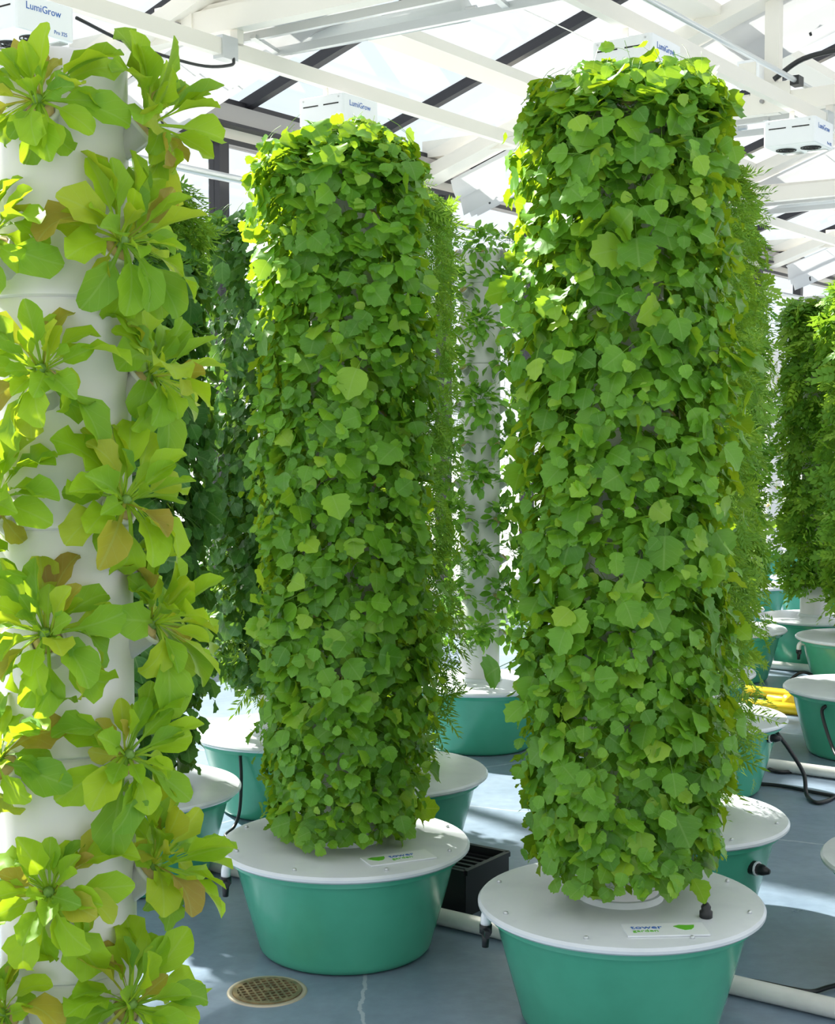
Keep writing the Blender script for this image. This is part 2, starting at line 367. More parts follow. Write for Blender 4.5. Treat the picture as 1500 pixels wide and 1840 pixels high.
FIX = [(4.447, 5.33, 'white grow light at top left above the lettuce tower, its fans seen from below'),
       (6.78, 5.33, 'white grow light just above the crown of the middle leafy tower'),
       (9.05, 5.33, 'white grow light third along the wall side rail, behind the tall right tower'),
       (11.4, 5.33, 'white grow light farthest along the wall side rail'),
       (6.66, 3.34, 'white grow light directly above the crown of the right front tower'),
       (8.92, 3.34, 'white grow light hanging right of the right front tower below the truss'),
       (11.2, 3.34, 'distant white grow light on the right rail beyond the hanging one'),
       (13.5, 3.34, 'farthest white grow light on the right rail')]
def copy_tree(o, parent=None):
    c = o.copy(); C.objects.link(c); c.parent = parent
    for ch in o.children: copy_tree(ch, c)
    return c
for u, n, lab in FIX:
    o = fx if first else copy_tree(fx); first = False
    o.location = W(u, n, 3.345); tag(o, lab, 'grow light', 'grow lights hanging from the rails')
# power cables
def cable(name, label, pts, r, cat='cable', m=None, group=None, n=6):
    base = Vector(pts[0]); mbx = MB().tube([Vector(p)-base for p in bez(pts, 6)], r, n)
    o = mbx.build(name, m or M_black, None, True); o.location = base; return tag(o, label, cat, group)
cable('power_cable', 'thin black cable sagging along the white rail at top left', [W(4.64, 5.18, 3.47), W(5.0, 5.2, 3.43), W(5.5, 5.24, 3.44), W(5.78, 5.27, 3.50), W(5.84, 5.30, 3.55)], .009)
cable('power_cable', 'black cable looping right from the white truss post at top right', [W(9.41, 3.70, 3.92), W(9.42, 3.5, 4.03), W(9.44, 3.2, 4.06), W(9.45, 2.9, 4.06), W(9.45, 2.6, 4.12), W(9.45, 2.3, 4.13)], .018)
jb = thing('junction_box', 'small white electrical box fixed to the truss post at top right', 'junction box', W(9.43, 3.87, 3.98))
bevel_box(Z0, (.12, .16, .17), AX, .012).build('case', M_fix, jb); MB().box(-UX*.063, (.006, .12, .13), AX).build('cover', M_white, jb)
cd = thing('conduit', 'slim grey metal conduit above the right rail with a dark clamp', 'conduit', W(9, 3.5, 3.86))
MB().tube([UX*(U0-9+.4), UX*(U1-9-.4)], .018, 8).build('tube', M_alu, cd, True)
for u in (5.9, 9.3, 13.0): MB().box(UX*(u-9), (.09, .06, .06), AX).build('clamp', M_black, cd)
# heating pipe on the side wall
hp = thing('heating_pipe', 'round grey pipe running along the side windows', 'pipe', W(9, 6.42, 3.20))
MB().tube([UX*(U0-9+.4), UX*(U1-9-.4)], .028, 10).build('tube', M_alu, hp, True)
for k in range(10): MB().bar(UX*(-11.2+2.64*k) + NX*.0, UX*(-11.2+2.64*k) + NX*.16, .02, .05).build('bracket', M_alu, hp)
# shade curtains: folded white cloth on rails slung under each truss
def pleat(m, u0, u1, n0, n1, h_of, depth, seed, seg=10):
    rg = random.Random(seed); k = 13; prof = []
    for i in range(k):
        t = i/(k-1); prof.append((u0+(u1-u0)*t, -depth*(math.sin(PI*t)**.6)*(.85+.3*rg.random()) + (.05 if i % 2 else -.02)))
    ph = [rg.random()*6 for _ in range(k)]
    v0 = len(m.v)
    for j in range(seg+1):
        n = n0+(n1-n0)*j/seg
        for i, (u, dz) in enumerate(prof): m.v.append(tuple(W(u + .012*math.sin(j*1.3+ph[i]), n, h_of(n)+dz + .01*math.sin(j*.9+ph[i]))))
    for j in range(seg):
        for i in range(k-1): a = v0+j*k+i; m.f.append((a, a+1, a+k+1, a+k))
def shift(m, base): m.v = [tuple(Vector(q)-base) for q in m.v]; return m
for k, u in enumerate(TRUSS[1:]):
    names = ['behind the viewer', 'at top left', 'between the leafy towers', 'at right', 'at far right', 'farthest away']
    s = thing('shade_curtain', 'folded shade cloth on sloping grey rails under the roof, '+names[k], 'curtain', W(u, 5, 3.9), 'folded shade curtains')
    base = Vector(s.location); hh = lambda n: 3.60 + .35*(6.3-n)
    m = MB(); pleat(m, u+.08, u+.68, 6.42, .6, hh, .24, k); shift(m, base).build('cloth', M_fabric, s, True)
    for du in (.06, .70):
        MB().bar(W(u+du, 6.35, hh(6.35)+.05)-base, W(u+du, .4, hh(.4)+.05)-base, .035, .05).build('rail', M_alu, s)
    for n in (6.2, 4.9, 3.6): MB().tube([W(u+.3, n, hh(n)-.14)-base, W(u+.3, n, hh(n)-.24)-base, W(u+.32, n, hh(n)-.26)-base], .010, 5).build('hook', M_black, s)
    d = thing('drive_rail', 'pair of flat metal rails beside the truss chord, '+names[k], 'rail', W(u+.28, 5, 3.70), 'curtain drive rails')
    base = Vector(d.location)
    for du, dh in ((.18, .03), (.36, -.02)): MB().bar(W(u+du, 5.45, 3.70+dh)-base, W(u+du, -5.45, 3.70+dh)-base, .03, .045).build('rail', M_alu, d)
    for j in range(8): MB().bar(W(u+.15, 5.35-j*1.5, 3.72)-base, W(u+.39, 5.35-j*1.5, 3.67)-base, .04, .02).build('cross_tie', M_alu, d)
    r = thing('film_roll', 'roll of pale film along the truss, '+names[k], 'film roll', W(u+.52, 4.8, 3.76), 'rolled films')
    MB().tube([NX*.6, NX*-.6], [.055, .06], 12).build('roll', M_film, r, True)
    MB().tube([NX*.68, NX*-.66], .018, 8).build('core', M_alu, r, True)

# ------------------------------------------------------------------ growing towers
LID = .33
def tank_profile():
    p = [(0, 0), (.235, 0)]
    p += [(.235+.03*math.sin(a), .03-.03*math.cos(a)) for a in (.4, .8, 1.2, PI/2)]
    p += [(.285, .10), (.318, .22), (.334, .285), (.352, .289), (.352, .304), (.30, .304), (0, .304)]
    return p
MESH_TANK = MB().lathe(tank_profile(), 64).mesh('tank', M_tank); MESH_TANK.shade_smooth(); MESH_TANK.set_sharp_from_angle(angle=math.radians(35))
MESH_LID = MB().lathe([(0, .306), (.36, .306), (.372, .308), (.379, .314), (.379, .321), (.373, .328), (.35, .331), (.114, .335), (.108, .350), (.100, .352), (0, .352)], 72).mesh('lid', M_lid)
MESH_LID.shade_smooth(); MESH_LID.set_sharp_from_angle(angle=math.radians(40))
def section_mesh(h): 
    me = MB().lathe([(0, .0), (.096, 0), (.101, .004), (.101, .012), (.099, .016), (.099, h-.004), (.096, h), (0, h)], 40).mesh('pipe_section', M_pipe)
    me.shade_smooth(); me.set_sharp_from_angle(angle=math.radians(40)); return me
SECT = {}
_pm = Matrix.Rotation(math.radians(48), 3, 'Y')               # cup axis: outward and up
MESH_PORT = MB().lathe([(.0, -.028), (.019, -.028), (.024, .020), (.027, .020), (.027, .026), (.022, .026), (.021, .016), (0, .016)], 14, (0, 0, 0), _pm).mesh('planting_port', M_pipe, True)
MESH_PLUG = MB().lathe([(.0, .0), (.019, .0), (.020, .024), (.013, .033), (0, .034)], 9, (0, 0, 0), _pm).mesh('growing_plug', M_plug, True)
MESH_SCREW = MB().lathe([(0, 0), (.006, 0), (.006, .006), (.004, .008), (0, .008)], 8).mesh('lid_screw', M_alu, True)
def tower(label, x, y, top, rows=None, seams=None, phase=0.0, port_rows=(), screws=0):
    t = thing('growing_tower', label, 'planter', (x, y, 0), 'growing towers')
    link('tank', MESH_TANK, t); link('lid', MESH_LID, t).rotation_euler.z = .3
    zs = seams or [LID+.01 + .39*k for k in range(6)]
    zs = [z for z in zs if z < top-.05] + [top]
    for a, b in zip(zs, zs[1:]):
        h = round(b-a, 3)
        if h not in SECT: SECT[h] = section_mesh(h)
        link('pipe_section', SECT[h], t, (0, 0, a))
    for z, angs in port_rows:
        for a in angs:
            p = link('planting_port', MESH_PORT, t, (.100*math.cos(a), .100*math.sin(a), z)); p.rotation_euler.z = a
            g = link('growing_plug', MESH_PLUG, p)
    for k in range(screws):
        a = .4 + 2*PI*k/screws; link('lid_screw', MESH_SCREW, t, (.34*math.cos(a), .34*math.sin(a), .330))
    return t
def front_angle(x, y): return math.atan2(-y, -x)              # direction from a tower to the viewer
def rows_of(x, y, z0, pitch, n, even, odd):
    f = front_angle(x, y)
    return [(z0-pitch*k, [f + math.radians(a) for a in (even if k % 2 == 0 else odd)]) for k in range(n)]
STD = lambda x, y: rows_of(x, y, 2.38, .195, 10, (0, 90, 180, 270), (45, 135, 225, 315))
POS = dict(A=(-.519, 2.12), B=(-.22, 4.34), C=(.54, 3.79), D=(-1.0, 5.02), E=(-.56, 5.98), F=(-.12, 5.26), G=(.31, 7.17), H=(.82, 4.64), I=(1.24, 6.3), J=(1.38, 7.5),
           K=(1.96, 9.14), L=(2.07, 10.2), M=(2.66, 11.73), N=(2.67, 9.67), O=(2.68, 8.72), P=(2.17, 6.99), Q=(1.56, 4.13), R=(3.71, 15.11), S=(3.4, 12.32))
TL = dict(A='nearest white growing tower at left, smooth pipe bare between its lettuces',
          B='green round tank and white lid under the middle leafy tower, beside the floor drain',
          C='largest green tank at front right, black cap standing on its white lid',
          D='dark green tank and lid at left, half hidden behind the lettuce tower',
          E='shaded tank at left, lid edge showing between lettuce tower and middle tower',
          F='green tank just behind the middle tower, right part of its lid showing',
          G='white pipe tower with separate herb clumps between the two big leafy towers',
          H='green tank just behind the front right one, black plug on its side',
          I='green tank beside the yellow pipes, black cable hanging from its rim',
          J='tower whose small lid edge shows among foliage just above the yellow pipes',
          K='dark green tank at right, left of the bushy far tower, lid edge half covered',
          L='small far lid edge touching the foliage of the right front tower',
          M='far tank with wide lid, directly below the farthest white tower',
          N='tank under the bushy far tower at right, pipe foot above its lid',
          O='tank under the yellow green plants cut by the right picture edge',
          P='green tank with the largest lid at the right edge, cables lying before it',
          Q='tank mostly outside the right edge, lid rim above the bright floor patch',
          R='farthest white tower at right, tiny seedlings, highest lid of all',
          S='tank behind the bushy far tower, only its small left lid edge showing')
TOP = dict(A=2.10, R=2.5, M=2.45)
ROWS_A = rows_of(*POS['A'], 1.99, .182, 8, (-12, 78, 168, 258), (-47, 41, 133, 223))
ROWS_G = rows_of(*POS['G'], 2.43, .1875, 11, (0, 90, 180, 270), (45, 135, 225, 315))
ROWS_R = rows_of(*POS['R'], 2.28, .187, 10, (-22, 68, 158, 248), (23, 113, 203, 293))
T = {}
for k, (x, y) in POS.items():
    pr = {'A': ROWS_A, 'G': ROWS_G, 'R': ROWS_R, 'B': STD(x, y), 'C': STD(x, y), 'E': STD(x, y)[-4:], 'N': STD(x, y)[-3:]}.get(k, ())
    T[k] = tower(TL[k], x, y, TOP.get(k, 2.46), seams=[.343, .453, .779, 1.105, 1.431, 1.757] if k == 'A' else None, port_rows=pr,
                 screws=8 if k in 'BCH' else 0)
# fittings of single towers
def valve(t, ang, z=.285):
    d = Vector((math.cos(ang), math.sin(ang), 0)); s = Vector((-d.y, d.x, 0)); v = bpy.data.objects.new('drain_valve', None); C.objects.link(v); v.parent = t
    MB().tube(bez([d*.325+ZX*z, d*.350+ZX*z, d*.362+ZX*(z-.015), d*.364+ZX*(z-.04)], 4), .014, 10).build('elbow', M_fix, v, True)
    MB().tube([d*.364+ZX*(z-.04), d*.364+ZX*(z-.062)], .017, 10).tube([d*.364+ZX*(z-.062), d*.365+ZX*(z-.100)], [.011, .009], 10).build('tap_body', M_black, v, True)
    MB().box(d*.368+s*.02+ZX*(z-.055), (.012, .05, .016), (d, s, ZX)).tube([d*.364-s*.02+ZX*(z-.055), d*.364+s*.02+ZX*(z-.055)], .013, 8).build('tap_handle', M_black, v)
valve(T['B'], front_angle(*POS['B']) - math.radians(78)); valve(T['C'], front_angle(*POS['C']) - math.radians(74), .315); valve(T['N'], front_angle(*POS['N']) - math.radians(60)); valve(T['S'], front_angle(*POS['S']) - math.radians(70), .30); valve(T['O'], front_angle(*POS['O']) - math.radians(75))
def side_plug(t, ang, z):
    d = Vector((math.cos(ang), math.sin(ang), 0)); q = bpy.data.objects.new('side_plug', None); C.objects.link(q); q.parent = t
    MB().tube([d*.312+ZX*z, d*.336+ZX*z], .022, 12).build('flange', M_black, q); MB().tube([d*.336+ZX*z, d*.341+ZX*z], .023, 12).build('washer', M_fix, q)
    MB().tube([d*.341+ZX*z, d*.360+ZX*z, d*.382+ZX*z], [.018, .017, .008], 10).build('nipple', M_black, q, True)
side_plug(T['H'], front_angle(*POS['H']) + math.radians(52), .225); side_plug(T['I'], front_angle(*POS['I']) + math.radians(62), .27)
cap = MB().lathe([(0, 0), (.016, 0), (.017, .002), (.017, .016), (.012, .020), (.013, .028), (.006, .038), (0, .039)], 16).build('lid_cap', M_black, T['C'], True)
cap.location = (.195, -.165, .333); tag(cap, 'black cap standing on the lid')
def lid_label(t, loc, rot, logo_left):
    l = bpy.data.objects.new('lid_label', None); C.objects.link(l); l.parent = t; l.location = loc; l.rotation_euler.z = rot
    MB().box((0, 0, 0), (.205, .085, .004)).build('plate', M_label, l)
    leaf = MB(); pts = [(-.028, .012), (-.012, .020), (.006, .017), (.026, .018), (.022, .002), (.012, -.012), (-.004, -.016), (-.016, -.006)]
    vs = [(x, y, z) for z in (.002, .0032) for x, y in pts]; N = len(pts)
    leaf.add(vs, [tuple(range(N, 2*N))] + [(i, (i+1) % N, N+(i+1) % N, N+i) for i in range(N)])
    g = leaf.build('leaf_emblem', M_green, l); g.location = (-.062 if logo_left else .052, .006, 0)
    tx = link('lettering', TXT_L, l); tx.location = (-.026 if logo_left else -.085, .004, .0025)
    tx2 = link('lettering', TXT_L2, l); tx2.location = (-.026 if logo_left else -.085, -.018, .0025)
TXT_L = text_mesh('lettering', 'tower', .032, M_blue, .0004); TXT_L2 = text_mesh('lettering', 'garden', .024, M_green, .0004)
lid_label(T['B'], (.165, -.205, .3345), .42, True); lid_label(T['C'], (.075, -.262, .3345), .06, False)

# ------------------------------------------------------------------ leaves
def leaf_template(prof, bend=.25, fold=.18, wave=.04, petiole=.5, prad=.012, seed=0, tooth=0, twist=0.0):
    """blade along +y from 0 to 1, x across, z its upper side; prof: half widths per station; then a 3-sided petiole towards -y"""
    rg = random.Random(seed); n = len(prof); v = []; uv = []; f = []
    wmax = max(prof)
    def z(x, t): return -bend*t*t + fold*abs(x) + wave*math.sin(t*9+seed*1.7+(2 if x > 0 else 0))*(abs(x)/wmax)**1.5 + twist*x*t
    for i, w in enumerate(prof):
        t = i/(n-1)
        for s in (-1, 0, 1):
            ww = w*(1+.12*(rg.random()-.5)); yy = t + (tooth*(1 if i % 2 else -1) if s and 0 < i < n-1 else 0)
            x = s*ww; v.append((x, yy*(1-.12*bend), z(x, t))); uv.append((.5+.5*x/wmax*.9, t))
    for i in range(n-1):
        a = i*3
        f += [(a, a+1, a+4, a+3), (a+1, a+2, a+5, a+4)]
    if petiole:
        k = len(v); P = [(0, .03, 0), (0, -petiole*.5, -.05), (0, -petiole, -.22*petiole-.02)]
        for x, y, zz in P:
            for j in range(3): a = 2*PI*j/3+.5; v.append((prad*math.cos(a), y, zz+prad*math.sin(a)-.004)); uv.append((.5, .02))
        for i in range(2):
            for j in range(3): f.append((k+i*3+j, k+i*3+(j+1) % 3, k+(i+1)*3+(j+1) % 3, k+(i+1)*3+j))
    return np.array(v, float), np.array(uv, float), f
def spray_template(pairs, leaflet, width, spread, seed=0, bend=.3):
    """compound leaf: thin rachis with paired folded leaflets"""
    rg = random.Random(seed); v = []; f = []; uv = []
    def put(q): v.append(q); uv.append((.3, .3))
    def zc(y): return -bend*y*y
    for i in range(4):
        y = -.35+1.35*i/3
        for x in (-.012, .012): put((x, y, zc(max(y, 0))-.006))
    for i in range(3): f.append((2*i, 2*i+1, 2*i+3, 2*i+2))
    for i in range(pairs+1):
        t = .12+.88*i/pairs
        for s in ((-1, 1) if i < pairs else (0,)):
            L = leaflet*(1-.45*abs(t-.45))*(.8+.4*rg.random()); a = (spread*(1.15-.5*t)+.25*(rg.random()-.5))*s
            dx, dy = math.sin(a), math.cos(a); px, py = -dy, dx; b = (0, t, zc(t)); dz = (rg.random()-.6)*.5*L
            k = len(v)
            put(b); put((b[0]+dx*L*.5+px*width*L, b[1]+dy*L*.5+py*width*L, b[2]+dz*.5+.10*L)); put((b[0]+dx*L, b[1]+dy*L, b[2]+dz))
            put((b[0]+dx*L*.5-px*width*L, b[1]+dy*L*.5-py*width*L, b[2]+dz*.5+.10*L)); f += [(k, k+1, k+2), (k, k+2, k+3)]
    return np.array(v, float), np.array(uv, float), f
def tmesh(name, tpl, m):
    v, uv, f = tpl; me = bpy.data.meshes.new(name); me.from_pydata([tuple(q) for q in v], [], f); me.materials.append(m)
    u = me.uv_layers.new(name='uv'); idx = np.empty(len(me.loops), dtype=np.int32); me.loops.foreach_get('vertex_index', idx)
    u.data.foreach_set('uv', uv[idx].ravel().astype(np.float32)); me.shade_smooth(); me.update(); return me
def mass_mesh(name, tpls, which, Rm, pos, size, tint, m):
    """one mesh out of many leaves: Rm (k,3,3) columns = x,y,z axes"""
    allv, alluv, allf, allt, off = [], [], [], [], 0
    tri_l, tri_s, base = [], [], 0
    for ti, (v, uv, f) in enumerate(tpls):
        sel = np.where(which == ti)[0]
        if not len(sel): continue
        vv = np.einsum('kij,nj->kni', Rm[sel], v)*size[sel][:, None, None] + pos[sel][:, None, :]
        nv = len(v); K = len(sel)
        allv.append(vv.reshape(-1, 3)); alluv.append(np.tile(uv, (K, 1))); allt.append(np.repeat(tint[sel], nv))
        lens = np.array([len(q) for q in f]); fl = np.concatenate([np.array(q) for q in f])
        allf.append((fl[None, :] + (np.arange(K)*nv)[:, None] + off).ravel()); tri_s.append(np.tile(lens, K)); off += nv*K
    V = np.concatenate(allv); UV = np.concatenate(alluv); TT = np.concatenate(allt); Fl = np.concatenate(allf).astype(np.int32); Ls = np.concatenate(tri_s).astype(np.int32)
    me = bpy.data.meshes.new(name); me.vertices.add(len(V)); me.vertices.foreach_set('co', V.ravel().astype(np.float32))
    me.loops.add(len(Fl)); me.loops.foreach_set('vertex_index', Fl)
    me.polygons.add(len(Ls)); st = np.concatenate([[0], np.cumsum(Ls)[:-1]]).astype(np.int32)
    me.polygons.foreach_set('loop_start', st); me.polygons.foreach_set('loop_total', Ls)
    me.update(calc_edges=True)
    u = me.uv_layers.new(name='uv'); u.data.foreach_set('uv', UV[Fl].ravel().astype(np.float32))
    a = me.attributes.new('tint', 'FLOAT', 'POINT'); a.data.foreach_set('value', TT.astype(np.float32))
    me.materials.append(m); me.shade_smooth(); me.update(); return me
def nrm(a): return a/np.maximum(np.linalg.norm(a, axis=-1, keepdims=True), 1e-9)
def frames(Y, N):
    Y = nrm(Y); N = nrm(N - Y*np.sum(N*Y, -1, keepdims=True)); X = np.cross(Y, N); return np.stack([X, Y, N], -1)
TOOTHED = [.16, .43, .47, .58, .50, .56, .44, .42, .24, .05]
ROUND_T = [leaf_template(TOOTHED, b, fo, w, 1.0, .014, s, .03, tw) for s, (b, fo, w, tw) in enumerate(((.22, .10, .06, 0), (.35, .22, .05, .2), (.10, .05, .08, -.2), (.45, .12, .07, .1), (.28, .30, .05, -.1), (.15, .16, .10, .3)))]
BROAD = [.05, .22, .30, .40, .38, .43, .36, .33, .20, .03]
BROAD_T = [leaf_template(BROAD, b, fo, w, .6, .016, 10+s, .03, tw) for s, (b, fo, w, tw) in enumerate(((.25, .12, .08, 0), (.4, .2, .06, .2), (.15, .08, .1, -.2), (.5, .1, .08, 0)))]
DILL_T = [spray_template(8, .34, .11, .95, s, .55) for s in range(4)]
PARS_T = [spray_template(5, .42, .30, 1.0, 20+s, .3) for s in range(4)]
OVATE_T = [leaf_template([.04, .22, .33, .34, .24, .04], b, .15, .03, .5, .02, 30+s) for s, b in enumerate((.2, .4, .1))]

def foliage(label, x, y, R, z0, z1, n, tpls, size, m, seed, parts=0, part_mesh=None, name='leafy_plants', droop=.85, lump=.10, rows=11, per=6, bottom_in=.75, group='plants covering the towers', cat='plant', flare=0.0):
    rg = np.random.default_rng(seed)
    f0 = front_angle(x, y)
    # leaves crowd around the planting ports: staggered lumps on a cylinder, rounded crown
    th = rg.random(n)*2*PI; zz = z0 + (z1-z0)*rg.random(n)**.97
    ncap = int(n*.10); zz[:ncap] = z1
    ph = (zz-z0)/(z1-z0)*rows
    bump = np.cos(2*PI*ph)*np.cos(per*th + PI*np.floor(ph))*.5 + .55*np.sin(3*th+seed+4.3*zz)*np.cos(2.3*zz+seed) + .35*np.sin(5*th-7.1*zz+2*seed)
    lay = rg.random(n)**.75                                   # 1 = outermost
    rad = R*(.52+.44*lay) + R*lump*bump + rg.normal(0, .012, n)
    top = np.clip((zz-(z1-.16))/.16, 0, 1); rad *= np.sqrt(np.clip(1-.45*top**3, 0, 1))
    bot = np.clip(((z0+.25)-zz)/.25, 0, 1); rad *= 1-(1-bottom_in)*bot; rad += flare*(1-bot)*np.clip((z0+.6-zz)/.6, 0, 1)
    rad[:ncap] = R*.86*np.sqrt(rg.random(ncap)); zz[:ncap] = z1 - .10*(rad[:ncap]/(R*.8))**2 + rg.normal(0, .02, ncap)
    stray = rg.random(n) < .06; rad[stray] += rg.random(stray.sum())*.055; rad = np.maximum(rad, .115); rad[:ncap] = np.maximum(rad[:ncap], .02)
    out = np.stack([np.cos(th), np.sin(th), np.zeros(n)], -1); tan = np.stack([-np.sin(th), np.cos(th), np.zeros(n)], -1); up = np.array([0, 0, 1.0])
    pos = out*rad[:, None] + up*zz[:, None]
    j = rg.normal(0, 1, (n, 3))
    Y = out*(.35+.45*rg.random((n, 1))) - up*droop + tan*j[:, :1]*.75 + up*j[:, 1:2]*.42
    N = out*.85 + up*(.55 + .75*top[:, None]) + rg.normal(0, .46, (n, 3))
    Y[:ncap] = out[:ncap]*.8 + tan[:ncap]*j[:ncap, :1]*.9 + up*.1; N[:ncap] = up + j[:ncap]*.4 + out[:ncap]*.3
    Rm = frames(Y, N); sz = size*(.55+1.0*rg.random(n)**2.4)*(1+.1*j[:, 2]); which = rg.integers(0, len(tpls), n); tint = rg.random(n)
    pos = pos - Rm[:, :, 1]*sz[:, None]*.35
    low = pos[:, 2] + Rm[:, 2, 1]*sz*1.0; pos[:, 2] += np.clip(LID+.03-low, 0, None)
    t = thing(name, label, cat, (x, y, 0), group)
    keep = np.ones(n, bool)
    if parts:
        wp = pos + np.array([x, y, 0]); vw = nrm(np.array(EYE)[None]-wp); fac = np.abs(np.sum(Rm[:, :, 2]*vw, -1)); vis = np.sum(out*vw, -1)
        edge = rad/(R*(1-.45*top**3)**.5)
        score = sz**2*fac*np.clip(vis+.15, 0, 1)**.5*np.clip(edge-.72, 0, .3)
        idx = np.argsort(-score)[:parts]; keep[idx] = False
        for i in idx:
            o = link('leaf', part_mesh[which[i]], t); M4 = Matrix([[*(Rm[i, r]*sz[i]), pos[i, r]] for r in range(3)] + [[0, 0, 0, 1]]); o.matrix_local = M4
    mm = mass_mesh('leaf_mass', tpls, which[keep], Rm[keep], pos[keep], sz[keep], tint[keep], m)
    q = link('leaf_mass', mm, t); q['kind'] = 'stuff'
    return t
PM_ROUND = [tmesh('leaf', q, M_round) for q in ROUND_T]; PM_BROAD = [tmesh('leaf', q, M_deep) for q in BROAD_T]; PM_OVATE = [tmesh('leaf', q, M_fine) for q in OVATE_T]
P = POS
foliage('dense rounded toothed green leaves covering the whole middle tower above the drain', *P['B'], .268, .37, 2.44, 8200, ROUND_T, .047, M_round, 1, 300, PM_ROUND, lump=.15, droop=.62, bottom_in=.90)
foliage('dense rounded toothed green leaves covering the largest tower at front right', *P['C'], .288, .41, 2.48, 8200, ROUND_T, .051, M_round, 2, 300, PM_ROUND, lump=.14, droop=.62, bottom_in=.86)
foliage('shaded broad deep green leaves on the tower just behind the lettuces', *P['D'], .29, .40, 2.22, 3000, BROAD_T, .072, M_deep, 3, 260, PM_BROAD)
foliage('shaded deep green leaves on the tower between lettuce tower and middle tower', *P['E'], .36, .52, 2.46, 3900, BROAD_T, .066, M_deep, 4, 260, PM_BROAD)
foliage('feathery bright green herbs crowning the tower just behind the lettuces', *P['D'], .27, 1.95, 2.42, 1300, DILL_T, .10, M_fine, 5, droop=.2, name='feathery_herbs')
foliage('feathery dark herbs low on the tower between lettuce tower and middle tower', *P['E'], .26, .50, 1.45, 1300, DILL_T, .10, M_fine, 6, name='feathery_herbs', droop=.3)
foliage('feathery green herbs peeping out right of the middle tower', *P['F'], .27, .40, 2.44, 3600, DILL_T, .085, M_fine, 7, name='feathery_herbs', lump=.17, droop=.25)
foliage('feathery green herbs peeping out right of the largest front tower', *P['H'], .275, .40, 2.42, 3800, DILL_T, .085, M_fine, 8, name='feathery_herbs', lump=.17, droop=.25)
foliage('fine green herbs on the tower behind the feathery one, right of the largest tower', *P['I'], .26, .55, 2.48, 2200, PARS_T, .085, M_fine, 9, name='parsley_plants', lump=.18, droop=.25)
foliage('fine green herbs on the tower second behind the largest one, nearly hidden', *P['J'], .25, .5, 2.48, 1500, PARS_T, .10, M_fine, 10, name='parsley_plants', droop=.25)
foliage('clumps of small leafy herbs sticking out against the bright far wall', *P['K'], .25, .5, 2.46, 1700, PARS_T, .10, M_herb, 11, name='parsley_plants', lump=.26, droop=.25, rows=12, per=4)
foliage('small leafy herbs on a far tower almost hidden by nearer ones', *P['L'], .24, .5, 2.46, 1000, PARS_T, .11, M_herb, 12, name='parsley_plants')
foliage('bushy parsley like green plants on the far tower at right', *P['N'], .25, .50, 2.42, 2600, PARS_T, .105, M_fine, 13, name='parsley_plants', lump=.20, droop=.25)
foliage('yellow green leafy herbs on the tower cut by the right picture edge', *P['O'], .235, .45, 2.46, 1700, PARS_T, .11, M_fine, 14, name='parsley_plants', lump=.25, droop=.2)

# ------------------------------------------------------------------ separate plants in open towers
def herb_mesh(seed, n=80, r=.095, size=.048, m=None, tp=None):
    rg = np.random.default_rng(seed); d = nrm(rg.normal(0, 1, (n, 3)) + np.array([.7, 0, .35])); rr = r*(.35+.65*rg.random(n))
    pos = d*rr[:, None]*np.array([1.0, 1.1, .95]); Y = d*.8 + rg.normal(0, .35, (n, 3)) - np.array([0, 0, .15]); N = d*.5 + np.array([.2, 0, .8]) + rg.normal(0, .3, (n, 3))
    tp = tp or OVATE_T
    return mass_mesh('herb_plant', tp, rg.integers(0, len(tp), n), frames(Y, N), pos, size*(.7+.6*rg.random(n)), rg.random(n), m or M_herb)
HM = [herb_mesh(s) for s in range(5)]
SM = [herb_mesh(40+s, 7, .035, .045, M_fine) for s in range(3)]
ORD = ['top', 'second', 'third', 'fourth', 'fifth', 'sixth', 'seventh', 'eighth', 'ninth', 'tenth', 'eleventh']
def side(a): return {0: 'middle', 45: 'right front', 315: 'left front', 90: 'right flank', 270: 'left flank'}[a]
rg = random.Random(5)
for k, (z, angs) in enumerate(ROWS_G):
    for a, deg in zip(angs, (0, 90, 180, 270) if k % 2 == 0 else (45, 135, 225, 315)):
        if deg in (180, 135, 225): continue
        o = link('herb_plant', HM[rg.randrange(5)], None, (P['G'][0]+.15*math.cos(a), P['G'][1]+.15*math.sin(a), z+.035)); o.rotation_euler = (0, 0, a); o.scale = (1, 1, 1)
        s = rg.uniform(.85, 1.15); o.scale = (s, s, s)
        tag(o, 'dark green herb clump on the thin white pipe, %s row from top, %s' % (ORD[k], side(deg)), 'plant', 'herb clumps on the white pipe between the leafy towers')
for k, (z, angs) in enumerate(ROWS_R):
    for a, deg in zip(angs[:1], (0,)):
        o = link('seedling', SM[k % 3], None, (P['R'][0]+.13*math.cos(a), P['R'][1]+.13*math.sin(a), z+.03)); o.rotation_euler = (0, 0, a)
        tag(o, 'tiny pale seedling on the farthest white tower, %s' % ('topmost one' if k == 0 else ORD[k]+' from the top'), 'plant', 'seedlings on the farthest tower')

